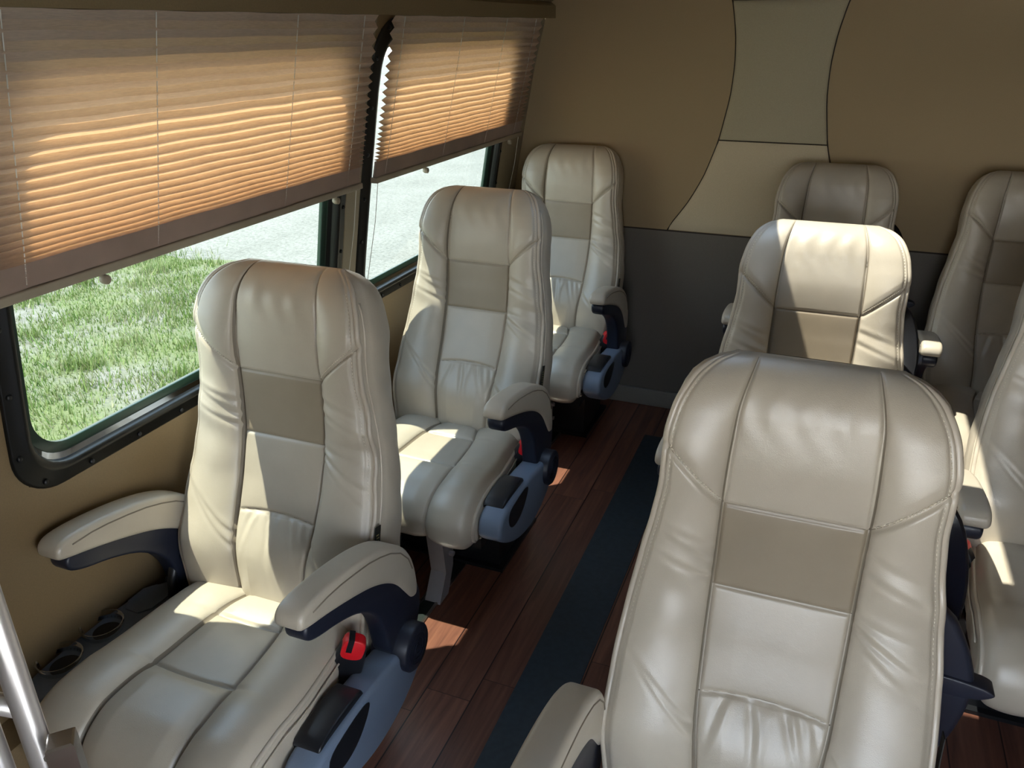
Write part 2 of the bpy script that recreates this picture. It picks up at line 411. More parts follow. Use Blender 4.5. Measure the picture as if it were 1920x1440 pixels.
def stripe(name, z0, z1, mat, side=0):
    mb = MB(); sel = [z for z in zz if z0 < z < z1]; sel = [z0] + sel + [z1]; V = []; F = []
    prof = [(0, .0), (.004, .006), (.012, .009)]
    for z in sel:
        h = float(np.interp(z, zz, fh)); cx = XC
        e = max(0, 1 - min(z - z0, z1 - z) / .012); lift = lambda d: -d * math.sqrt(max(0, 1 - e * e))
        for ins, d in prof: V.append((cx - h + ins, YR + lift(d), z))
        for ins, d in prof[::-1]: V.append((cx + h - ins, YR + lift(d), z))
    for i in range(len(sel) - 1):
        for k in range(5): F.append((i * 6 + k, i * 6 + k + 1, (i + 1) * 6 + k + 1, (i + 1) * 6 + k))
    mb.add(V, F); return mb.build(name, mat, kind='structure', smooth=True)
stripe('trim_1', .828, 1.199, M['stripe2']); stripe('trim_2', 1.203, 1.702, M['stripe']); stripe('trim_3', 1.706, 1.95, M['suede'])
mb = MB()
for s in (-1, 1): mb.tube([(XC + s * float(np.interp(z, zz, fh)), YR - .001, z) for z in zz[::2]], .0026, 6)
mb.tube([(XC - .203, YR - .002, 1.201), (XC + .203, YR - .002, 1.201)], .0022, 6); mb.tube([(XC - .2, YR - .002, 1.704), (XC + .2, YR - .002, 1.704)], .0022, 6)
mb.build('trim_4', M['seam'], kind='structure', smooth=True)
bbox('baseboard_rear', -1.36, 1.09, YR - .022, YR + .0, 0, .079, .006, M['base'], kind='structure')

# ceiling with a roof hatch, valance strip above the blinds
HX0, HX1, HY0, HY1 = -.42, -.03, 1.50, 2.42
mb = MB()
cx = [-1.162, -1.10, -1.0, -.85, -.6, HX0, HX1, .25, mirx(-.6), mirx(-.85), mirx(-1.0), mirx(-1.10), mirx(-1.162)]
cz = [1.70, 1.735, 1.79, 1.84, 1.88, 1.90, 1.90, 1.89, 1.88, 1.84, 1.79, 1.735, 1.70]
cx = sorted(cx); cyy = [YF, HY0, HY1, YR]
for i in range(len(cx) - 1):
    for j in range(3):
        if abs(cx[i] - HX0) < 1e-6 and j == 1: continue
        for dz in (0, .03):
            q = [(cx[i], cyy[j], cz[i] + dz), (cx[i + 1], cyy[j], cz[i + 1] + dz), (cx[i + 1], cyy[j + 1], cz[i + 1] + dz), (cx[i], cyy[j + 1], cz[i] + dz)]
            mb.add(q, [(0, 1, 2, 3)])
mb.box(HX0 - .02, HX0, HY0, HY1, 1.895, 1.95); mb.box(HX1, HX1 + .02, HY0, HY1, 1.895, 1.95)
mb.box(HX0 - .02, HX1 + .02, HY0 - .02, HY0, 1.895, 1.95); mb.box(HX0 - .02, HX1 + .02, HY1, HY1 + .02, 1.895, 1.95)
mb.build('ceiling', M['ceil'], kind='structure')
hatch = empty('window_3', (0, 0, 0), kind='structure')
mb = MB(); mb.add([(HX0, HY0, 1.94), (HX1, HY0, 1.94), (HX1, HY1, 1.94), (HX0, HY1, 1.94)], [(0, 1, 2, 3)]); mb.build('glass', M['hatchglass'], hatch)
mb = MB()
mb.box(-1.20, -1.133, YF, YR, 1.645, 1.690)
mb.add([(-1.133, YF, 1.690), (-1.133, YR, 1.690), (-1.16, YR, 1.71), (-1.16, YF, 1.71)], [(0, 1, 2, 3)])
mb.build('trim_5', M['ceil'], kind='structure')
mb = MB(); mb.box(mirx(-1.133), mirx(-1.20), YF, YR, 1.645, 1.690); mb.build('trim_6', M['ceil'], kind='structure')
# front wall: dash-height bulkhead and header, windscreen between
mb = MB(); mb.box(-1.42, 1.16, YF - .04, YF, 0, .95); mb.box(-1.42, 1.16, YF - .04, YF, 1.86, 2.0); mb.build('wall_front', M['wallv'], kind='structure')
ws = empty('window_4', (0, 0, 0), kind='structure')
mb = MB(); mb.add([(-1.40, YF - .02, .95), (1.14, YF - .02, .95), (1.14, YF - .02, 1.86), (-1.40, YF - .02, 1.86)], [(0, 1, 2, 3)]); mb.build('glass', M['clear'], ws)

# unseen panel added left behind the camera, keeps windscreen light off left seats
mb = MB(); mb.box(-1.34, -.30, -.20, -.16, 0, 1.84); mb.build('wall_light_block', M['wallv'], kind='structure')

# light trim between window 2 and the rear wall and the pillar between the windows
def strip_trim(name, ya, yb, z0, z1, mat, off=.004, r=.0):
    mb = MB(); V = []; F = []; n = 14
    for k in range(n + 1):
        z = z0 + (z1 - z0) * k / n; x = xw(z)
        V += [(x, ya, z), (x + off, ya + .004, z), (x + off, yb - .004, z), (x, yb, z)]
    for i in range(n):
        for k in range(3): F.append((i * 4 + k, i * 4 + k + 1, (i + 1) * 4 + k + 1, (i + 1) * 4 + k))
    mb.add(V, F); return mb.build(name, mat, kind='structure')
strip_trim('trim_7', 1.932, 2.013, .80, 1.642, M['trimv'])
strip_trim('trim_8', 3.102, YR - .002, .38, 1.642, M['trimv'])
# heater ledge along the left wall
prism('trim_9', [(-1.41, 0), (-1.30, 0), (-1.30, .30), (-1.315, .335), (-1.41, .335)], YF, YR, .0, M['wallv'], axis='y', smooth_pts=0)['kind'] = 'structure'

# floor tracks with dark inserts
def track(x, label):
    r = empty('floor_track', (x, 0, 0), label, 'seat track', 'seat tracks sunk along the floor')
    mb = MB()
    for s in (-1, 1): mb.box(s * .024 - .004, s * .024 + .004, -1.0, YR - .06, 0, .005)
    mb.build('metal_rail', M['alu'], r); mb = MB(); mb.box(-.02, .02, -1.0, YR - .06, 0, .003); mb.build('insert', M['rubber'], r)
track(-.955, 'aluminium seat track with dark insert on floor right of the window seats')
track(-.20, 'aluminium seat track with dark insert on floor beneath the middle column of seats')
track(.26, 'aluminium seat track with dark insert on floor beside the right column of seats')

# ------------------------------------------------------------------ seats
VT = .741
def smooth_interp(x, xp, fp):
    xp = np.array(xp, float); fp = np.array(fp, float); m = np.zeros(len(xp)); d = np.diff(fp) / np.diff(xp)
    for i in range(1, len(xp) - 1): m[i] = 0 if d[i - 1] * d[i] <= 0 else 2 * d[i - 1] * d[i] / (d[i - 1] + d[i])
    m[0] = d[0]; m[-1] = d[-1]; x = np.asarray(x, float); k = np.clip(np.searchsorted(xp, x) - 1, 0, len(xp) - 2)
    h = xp[k + 1] - xp[k]; t = np.clip((x - xp[k]) / h, 0, 1)
    return (2 * t**3 - 3 * t**2 + 1) * fp[k] + (t**3 - 2 * t**2 + t) * h * m[k] + (-2 * t**3 + 3 * t**2) * fp[k + 1] + (t**3 - t**2) * h * m[k + 1]
vA, vB, vC, vO = .508, .363, .191, .592
W_V = [-.09, 0, .10, .20, .30, .40, .47, .54, .60, .65, .70, .728, .741]
W_W = [.222, .232, .243, .241, .233, .219, .207, .199, .199, .192, .172, .146, .118]
def wo(v): return smooth_interp(v, W_V, W_W)
def wi(v): return smooth_interp(v, [-.09, 0, .19, .36, .51, .65, .75], [.082, .084, .101, .105, .105, .100, .082])
V1 = .655; NF1 = .010; NB1 = -.130; NC = -.060
def nf0(v): return smooth_interp(v, [-.09, 0, .09, .19, .28, .363, .44, .508, .59, .655], [-.02, 0, .012, -.008, -.026, -.032, -.024, -.010, .006, .010])
def nb0(v): return smooth_interp(v, [-.09, .2, .5, .655], [-.150, -.155, -.145, -.130])
def nfr(v):
    q = np.clip((v - V1) / (VT - V1), 0, 1); return np.where(v < V1, nf0(v), NC + (NF1 - NC) * np.sqrt(1 - q**2.4))
def nbk(v):
    q = np.clip((v - V1) / (VT - V1), 0, 1); return np.where(v < V1, nb0(v), NC + (NB1 - NC) * np.sqrt(1 - q**2.2))
def groove(d, s=.0032): return np.exp(-(d / s) ** 2)
def wav(u, v, seed):
    r = np.random.default_rng(seed); o = np.zeros_like(u)
    for k in range(7):
        fu, fv = r.uniform(4, 22), r.uniform(30, 95); o += r.uniform(.5, 1) * np.sin(u * fu * r.choice([-1, 1]) + v * fv + r.uniform(0, 6.28) + 1.5 * np.sin(u * 25 + v * 12 + r.uniform(0, 6)))
    return o / 4
def front_disp(u, v, seed=3):
    U = np.abs(u); W = wo(v); I = wi(v); d = np.zeros_like(u)
    t = np.clip((U - I) / (W - I), 0, 1)
    hb = smooth_interp(v, [-.09, 0, .15, .40, .55, .65, .75], [.012, .020, .027, .026, .019, .011, .003])
    bol = hb * np.sin(np.pi * np.clip(t, 0, 1) ** .85) ** .65 + t * .012 * np.clip((.72 - v) / .1, 0, 1)
    rim = -.010 * np.clip((t - .9) / .1, 0, 1) ** 2
    # centre sections puff between their seams
    ed = np.clip((I - U) / I, 0, 1)
    sec = np.zeros_like(u)
    for a, b, h in ((-.09, vC, .016), (vC, vB, .006), (vB, vA, .004), (vA, VT, .006)):
        q = np.clip((v - a) / (b - a), 0, 1); sec = np.where((v >= a) & (v < b), h * np.sin(np.pi * q) ** .6, sec)
    cen = sec * np.clip(ed * 2.2, 0, 1) ** .5
    d = np.where(U < I, cen, bol + rim)
    g = np.maximum(groove(U - I) * .006, groove(U - (W - .0095), .0028) * .005)
    vc_ = vC - .012 * (U / .1) ** 2 + .006
    inn = (U < I + .002)
    for vv in (vc_, vB + 0 * u, vA + 0 * u): g = np.maximum(g, np.where(inn, groove(v - vv, .0026) * .004, 0))
    sl = (vO - vA) / (wo(vO) - wi(vA)); dl = (v - (vA + (U - wi(vA)) * sl)) * math.cos(math.atan(float(sl)))
    g = np.maximum(g, np.where((U > I - .002) & (v > vA - .02) & (v < vO + .02), groove(dl, .004) * .009, 0))
    wing = (U >= I) & (dl > 0); d = np.where(wing & (v < V1 + .06), d + .004 * np.clip(dl / .02, 0, 1) * np.clip((V1 + .06 - v) / .1, 0, 1), d)
    # wrinkles across the bolsters, strongest in the middle of the back
    side = np.sign(u)
    mk = np.clip((U - I) / .02, 0, 1) * np.clip((v - .02) / .1, 0, 1) * np.clip((.56 - v) / .08, 0, 1)
    w1 = wav(u, v, seed)
    dense = np.exp(-((v - .40) / .10) ** 2) + .35
    d = d + .0034 * mk * dense * np.clip(w1, -.6, 1.2) * (.35 + t)
    for (v0, sg, am, lean, ln) in ((.375, -1, .0050, .35, .05), (.350, 1, .0055, -.5, .07), (.335, 1, .003, -.7, .06), (.40, -1, .003, .5, .06), (.365, 1, .003, -.2, .04),
                                   (.13, -1, .0035, .9, .07), (.10, -1, .0030, 1.1, .08), (.15, 1, .0035, -.9, .06), (.44, 1, .003, -.35, .08), (.47, 1, .0025, -.3, .08), (.43, -1, .0022, .3, .08)):
        x = U - I; line = v0 + lean * x; d -= np.where((side == sg) & (x > 0), am * groove(v - line, .006) * np.exp(-x / ln), 0)
        d += np.where((side == sg) & (x > 0), am * .7 * groove(v - line - .012, .007) * np.exp(-x / ln), 0)
    for (u0, am, ln, lean) in ((-.06, .0045, .10, -.25), (-.02, .005, .13, .15), (.03, .0045, .12, .35), (.055, .004, .08, .2), (.0, .003, .10, -.1), (.075, .0035, .07, .3)):
        dv = vc_ - v; d -= np.where(inn & (dv > .004), am * groove(u - (u0 + lean * dv), .007) * np.exp(-dv / ln * 2) * np.clip(dv / .02, 0, 1), 0)
        d += np.where(inn & (dv > .004), am * .8 * groove(u - (u0 + .014 + lean * dv), .007) * np.exp(-dv / ln * 2) * np.clip(dv / .02, 0, 1), 0)
    # small gathers in the headrest roll
    d += .0012 * np.clip((v - .60) / .06, 0, 1) * np.clip((.74 - v) / .05, 0, 1) * np.sin(u * 130 + 2 * np.sin(v * 40)) * (U < I) * .7
    fade = np.clip((VT - v) / .03, 0, 1)
    return (d - g) * np.where(v > VT - .03, fade * .5 + .5, 1)
def snap(arr, targets):
    arr = arr.copy()
    for t in targets: arr[np.argmin(np.abs(arr - t))] = t
    return arr
def backrest_mesh():
    vv = snap(np.concatenate([np.linspace(-.09, .66, 236), VT - (VT - .66) * (1 - np.sin(np.linspace(0, np.pi / 2, 26)[1:]))]), [vA, vB])
    S = np.linspace(-1, 1, 161)
    # column positions follow the inner seams so that panel colours end on the seam
    V = []; F = []; mi = []
    nS, nV = len(S), len(vv)
    k1 = 38
    for v in vv:
        I, W = float(wi(v)), float(wo(v))
        u = np.concatenate([np.linspace(-W, -I, k1, endpoint=False), np.linspace(-I, I, nS - 2 * k1, endpoint=True), np.linspace(I, W, k1 + 1)[1:]])
        va = np.full_like(u, v); n = float(nfr(np.array(v))) + front_disp(u, va)
        V += [(a, -b, v) for a, b in zip(u, n)]
    vm = (vv[:-1] + vv[1:]) / 2
    for i in range(nV - 1):
        for k in range(nS - 1):
            F.append((i * nS + k, i * nS + k + 1, (i + 1) * nS + k + 1, (i + 1) * nS + k))
            c = k1 <= k < nS - k1 - 1; m = 0
            if c and vB <= vm[i] < vA: m = 2
            elif c and vC - .004 <= vm[i] < vB: m = 1
            if k in (k1 - 1, nS - k1 - 1) and vm[i] < VT - .004: m = 3
            mi.append(m)
    # the two sides (boxing) and the back
    rows = list(range(0, nV, 4)) + ([nV - 1] if (nV - 1) % 4 else []); K = 12
    for sgn in (-1, 1):
        b0 = len(V)
        for r in rows:
            v = vv[r]; W = float(wo(v)); f = float(nfr(np.array(v))) + float(front_disp(np.array([sgn * W]), np.array([v]))[0]); b = float(nbk(np.array(v)))
            for k in range(K + 1):
                t = k / K; n = f + (b - f) * t
                bul = .013 * math.sin(math.pi * min(1, t * 1.0)) ** .8 * min(1, abs(f - b) / .1) - .010 * t * t + .0012 * math.sin(v * 60 + t * 9)
                if t < .02: bul = 0
                bul -= .004 * math.exp(-((t - .16) / .03) ** 2)
                V.append((sgn * (W + bul), -n, v))
        for i in range(len(rows) - 1):
            for k in range(K):
                a = b0 + i * (K + 1) + k; q = (a, a + 1, a + K + 2, a + K + 1); F.append(q if sgn < 0 else q[::-1]); mi.append(0)
    b0 = len(V)
    for r in rows:
        v = vv[r]; W = float(wo(v)) - .012; b = float(nbk(np.array(v)))
        for k in range(17): s = -1 + k / 8; V.append((s * W, -b + .006 * (1 - s * s), v))
    for i in range(len(rows) - 1):
        for k in range(16): a = b0 + i * 17 + k; F.append((a, a + 17, a + 18, a + 1)); mi.append(0)
    return mesh_np('backrest', V, F, mi)
def stitches(mb, path, step=.0055, ln=.0032, r=.0007):
    path = [Vector(p) for p in path]; L = 0; cum = [0]
    for a, b in zip(path, path[1:]): cum.append(cum[-1] + (b - a).length)
    def at(s):
        i = min(max(np.searchsorted(cum, s) - 1, 0), len(path) - 2); t = (s - cum[i]) / max(1e-9, cum[i + 1] - cum[i]); return path[i].lerp(path[i + 1], t)
    s = 0
    while s + ln < cum[-1]: mb.tube([at(s), at(s + ln)], r, 4); s += step
def fpt(u, v, lift=0): return (u, -(float(nfr(np.array(v))) + float(front_disp(np.array([u]), np.array([v]))[0]) + lift), v)
def backrest_piping():
    out = []
    vs = list(np.linspace(-.085, .70, 90)) + [VT - (VT - .70) * (1 - math.sin(a)) for a in np.linspace(0, math.pi / 2, 14)[1:]]
    for sgn in (-1, 1):
        mb = MB(); P = [];
        for v in vs: p = fpt(sgn * float(wo(v)), v, .001); k_ = max(0, (v - .69) / (VT - .69)); P.append((p[0] + sgn * .001 * (1 - k_), p[1] + .001 * k_, p[2] - .0075 * k_ * k_))
        mb.tube(P, .0060, 10); out.append(mb.mesh('piping', True)); mb = MB()
        # a second, thinner welt on the boxing
        P = [(sgn * (float(wo(v)) + .0045), -float(nfr(np.array(v))) + .017, v) for v in np.linspace(-.08, .68, 60)]
        mb.tube(P, .0026, 6); out.append(mb.mesh('welt', True))
    return out
def backrest_stitch():
    mb = MB(); sl = float((vO - vA) / (wo(vO) - wi(vA)))
    n0 = None
    lines = [[fpt(sg_ * (float(wi(vA)) + x), vA + x * sl, -.0004) for x in np.linspace(0, float(wo(vO)) - float(wi(vA)), 30)] for sg_ in (-1, 1)]
    for v_ in (vA, vB): lines.append([fpt(u, v_, -.0003) for u in np.linspace(-float(wi(v_)), float(wi(v_)), 40)])
    lines.append([fpt(u, vC - .012 * (u / .1) ** 2 + .006, -.0003) for u in np.linspace(-float(wi(vC)), float(wi(vC)), 40)])
    for P in lines: mb.tube(P, .0011, 5, m=1)
    for sgn in (-1, 1):
        P = [fpt(sgn * (float(wi(vA)) + x), vA + x * sl + .0065, .0012) for x in np.linspace(.004, float(wo(vO)) - float(wi(vA)) - .004, 24)]
        stitches(mb, P)
        P = [fpt(sgn * (float(wo(v)) - .009), v, .0006) for v in np.linspace(.05, .70, 90)]; stitches(mb, P, .0075, .004, .0006)
    return mb.mesh('stitching', True)
# cushion -----------------------------------------------------------
def cushion_mesh():
    # centre line of the top: from under the back forward, over the front roll and under
    T = [(.06, .425), (.0, .440), (-.06, .449), (-.12, .449), (-.20, .449), (-.255, .452), (-.31, .458), (-.365, .456), (-.405, .444), (-.437, .420), (-.452, .385), (-.447, .350), (-.425, .326), (-.38, .318)]
    t = np.zeros(len(T)); 
    for i in range(1, len(T)): t[i] = t[i - 1] + math.dist(T[i], T[i - 1])
    nT, nS, k1 = 190, 121, 32; tt = np.linspace(0, t[-1], nT)
    Y = smooth_interp(tt, t, [p[0] for p in T]); Z = smooth_interp(tt, t, [p[1] for p in T])
    dY, dZ = np.gradient(Y), np.gradient(Z); L = np.hypot(dY, dZ); NY, NZ = dZ / L, -dY / L   # outward: up on the top, forward on the roll
    if NZ[20] < 0: NY, NZ = -NY, -NZ
    tr, tf = t[2] + .026, t[5]       # rear and front cross seams
    V = []; F = []; mi = []
    half = lambda s: float(smooth_interp(s, [0, t[1], t[3], t[5], t[8], t[10], t[-1]], [.195, .205, .222, .232, .236, .236, .230]))
    inner = lambda s: float(smooth_interp(s, [0, t[1], t[3], t[5], t[7], t[9], t[-1]], [.045, .060, .088, .098, .105, .102, .095]))
    edge = []
    for i in range(nT):
        W, I = half(tt[i]), inner(tt[i]); s = tt[i]
        u = np.concatenate([np.linspace(-W, -I, k1, endpoint=False), np.linspace(-I, I, nS - 2 * k1), np.linspace(I, W, k1 + 1)[1:]])
        U = np.abs(u); x = np.clip((U - I) / (W - I), 0, 1)
        bol = .020 * np.sin(np.pi * x ** .9) ** .6 - .016 * np.clip((x - .8) / .2, 0, 1) ** 2 + .004 * x
        a, b = (0, tr) if s < tr else ((tr, tf) if s < tf else (tf, t[-1]))
        h = .005 if (tr <= s < tf) else .012
        cen = h * math.sin(math.pi * min(max((s - a) / (b - a), 0), 1)) ** .5 * np.clip((I - U) / I * 2.4, 0, 1) ** .5
        if s >= tf: cen = .012 * min(1, (s - tf) / .03) * np.clip((I - U) / I * 2.4, 0, 1) ** .5
        d = np.where(U < I, cen, bol)
        g = groove(U - I, .0035) * (.0065 if s > t[1] else .004)
        for sv in (tr, tf): g = np.maximum(g, np.where(U < I + .003, groove(s - sv - .01 * np.cos(u / .1 * 1.4) + .006, .0035) * .0075, 0))
        for (su, sv, am) in ((-1, tf, .006), (1, tf, .006), (-1, tr, .005), (1, tr, .005)):
            xx = su * u - I; g = np.maximum(g, np.where(xx > 0, am * groove(s - sv - .15 * xx, .007) * np.exp(-xx / .025), 0))
        d = d - g + .0012 * wav(u * .6, np.full_like(u, s * .35), 11) * np.clip(x * 3, 0, 1)
        V += [(a_, Y[i] + NY[i] * b_, Z[i] + NZ[i] * b_) for a_, b_ in zip(u, d)]
        edge.append((W, Y[i] + NY[i] * d[-1], Z[i] + NZ[i] * d[-1]))
    for i in range(nT - 1):
        for k in range(nS - 1):
            F.append((i * nS + k, (i + 1) * nS + k, (i + 1) * nS + k + 1, i * nS + k + 1))
            mi.append(3 if (k in (k1 - 1, nS - k1 - 1) and i > 8) else (1 if (k1 <= k < nS - k1 - 1 and tr <= tt[i] < tf) else 0))
    # sides: from the welt down to the underside line
    K = 10
    for sgn in (-1, 1):
        b0 = len(V); rows = list(range(0, nT, 3))
        for r in rows:
            W, y, z = edge[r]; cyy, cz = max(y, -.39), .318
            if y > -.39: ty, tz = y, .318 + .0 * y
            else: ty, tz = -.385, .335
            for k in range(K + 1):
                q = k / K; bul = .012 * math.sin(math.pi * q) ** .7 + .0022 * math.sin(y * 55 + q * 6) * math.sin(math.pi * q) - .02 * q * q
                if k == 0: bul = 0
                V.append((sgn * (W + bul), y + (ty - y) * q, z + (tz - z) * q))
        for i in range(len(rows) - 1):
            for k in range(K):
                a = b0 + i * (K + 1) + k; q = (a, a + K + 1, a + K + 2, a + 1); F.append(q if sgn > 0 else q[::-1]); mi.append(0)
    b0 = len(V); V += [(-.21, .05, .32), (.21, .05, .32), (.22, -.39, .32), (-.22, -.39, .32), (-.2, .06, .43), (.2, .06, .43)]; F += [(b0, b0 + 1, b0 + 2, b0 + 3), (b0, b0 + 4, b0 + 5, b0 + 1)]; mi += [0, 0]
    me = mesh_np('seat_cushion', V, F, mi)
    out = []
    for sgn in (-1, 1):
        mb = MB(); mb.tube([(sgn * (e[0] + .001), e[1], e[2]) for e in edge[::3]], .0055, 8); out.append(mb.mesh('piping', True)); mb = MB()
        stp = [(sgn * (e[0] + .010), e[1] + .004, e[2] - .016) for e in edge[6:130:3]]; mb.tube(stp, .0022, 6); out.append(mb.mesh('welt', True))
    return me, out
ME = {}
ME['back'] = backrest_mesh(); ME['bpipe'] = backrest_piping(); ME['bst'] = backrest_stitch(); ME['cush'], ME['cpipe'] = cushion_mesh()
for k in ('back', 'cush'):
    for m in ('cream', 'panel', 'taupe', 'seamline'): ME[k].materials.append(M[m])
for m_ in ME['bpipe'] + ME['cpipe']: m_.materials.append(M['piping'])
if True: pass; ME['bst'].materials.append(M['stitch']); ME['bst'].materials.append(M['seamline'])

PAD = [(-.372, .705), (-.368, .730), (-.34, .742), (-.25, .733), (-.15, .712), (-.07, .682), (-.01, .640), (.025, .585), (.040, .515), (.034, .482), (.012, .482), (-.012, .515), (-.045, .562), (-.085, .596), (-.14, .627), (-.21, .654), (-.29, .680), (-.35, .696)]
ARM = [(-.352, .700), (-.354, .668), (-.325, .650), (-.25, .628), (-.185, .598), (-.135, .556), (-.105, .505), (-.095, .445), (-.085, .400), (-.03, .365), (.03, .385), (.052, .43), (.058, .47), (.045, .51), (.02, .55), (-.04, .61), (-.13, .655), (-.22, .68), (-.30, .70)]
CON = [(-.450, .375), (-.440, .415), (-.395, .432), (-.30, .432), (-.20, .428), (-.08, .415), (-.015, .405), (.0, .37), (-.012, .335), (-.05, .300), (-.12, .270), (-.21, .258), (-.30, .272), (-.38, .308), (-.44, .352)]
def armrest(sg, parent, dy=0., dz=0., hinge=True):
    x0, x1 = (.247, .303) if sg > 0 else (-.303, -.247)
    r = prism('armrest', ARM, x0 + .004, x1 - .004, .008, M['navy'], parent)
    p = prism('arm_pad', PAD, x0 - .002, x1 + .002, .014, M['cream'], r, seg=4)
    mb = MB()
    for xx in (x0 - .0022, x1 + .0022):
        P = [Vector(q) for q in [(-.335, .722), (-.29, .721), (-.25, .716), (-.20, .706), (-.15, .694), (-.11, .680), (-.07, .662), (-.03, .635), (0, .600), (.014, .565)]]
        mb.tube([(xx + (.0 if xx < (x0 + x1) / 2 else 0), q[0], q[1]) for q in P], .0016, 5)
    mb.build('pad_seam', M['seamline'], p, True)
    if hinge:
        xc = x1 - .012 if sg > 0 else x0 + .012; xa, xb = (x0 - .004, x1 + .028) if sg > 0 else (x0 - .028, x1 + .004)
        h = MB(); cy, cz = -.030, .388
        xs = [xa, xa + .003, xb - .004, xb]
        h.tube([(x, cy, cz) for x in xs], .05, 32, rs=[.052, .055, .055, .051])
        xo = xb if sg > 0 else xa; d = .001 * sg
        for rr in (.036, .024, .012): h.tube([(xo + d, cy + rr * math.cos(a), cz + rr * math.sin(a)) for a in np.linspace(0, 2 * math.pi, 33)[:-1]], .0009, 5, closed=True)
        hb = h.build('pivot_hub', M['navy'], r, True); autosmooth(hb, 50)
    r.location = (0, dy, dz); return r
def console(sg, parent, dy=0., dz=0.):
    x0, x1 = (.246, .316) if sg > 0 else (-.316, -.246)
    r = prism('side_console', CON, x0, x1, .012, M['grey'], parent, seg=4)
    lv = [(-.400, .425), (-.385, .442), (-.31, .448), (-.245, .444), (-.235, .425), (-.25, .405), (-.31, .395), (-.38, .402)]
    a, b = (x0 - .004, x0 + .056) if sg > 0 else (x1 - .056, x1 + .004)
    prism('recline_paddle', lv, a, b, .004, M['black'], r, smooth_pts=1)
    rec = [(-.395, .415), (-.30, .424), (-.24, .420), (-.245, .395), (-.285, .358), (-.34, .345), (-.385, .362)]
    a, b = (x1 - .03, x1 + .0008) if sg > 0 else (x0 - .0008, x0 + .03)
    prism('recess_shade', rec, a, b, .0, M['black'], r, smooth_pts=2)  # flat black plate painting the shade of a hollow under the paddle
    mb = MB(); mb.tube([(sg * .272, .01, .35), (sg * .272, -.005, .352)], .004, 8); 
    r.location = (0, dy + .012, dz); return r
def buckle(sg, parent):
    r = prism('belt_buckle', [(-.030, .0), (.030, 0), (.034, .045), (.026, .105), (-.020, .108), (-.034, .05)], -.011, .011, .005, M['black'], parent)
    prism('release_button', [(-.022, .060), (.022, .060), (.026, .085), (.023, .110), (-.018, .112), (-.024, .09)], -.0125, .0125, .003, M['red'], r)
    mb = MB(); mb.box(-.004, .004, -.018, .018, -.10, .02); mb.build('webbing', M['black'], r)
    mb = MB(); mb.box(-.0132, .0132, -.013, -.001, .080, .1125); mb.build('slot', M['black'], r)
    r.location = (sg * .228, -.084, .372); r.rotation_euler = (math.radians(-18), 0, sg * math.radians(-62)); r.scale = (1.15, 1.0, 1.0); return r
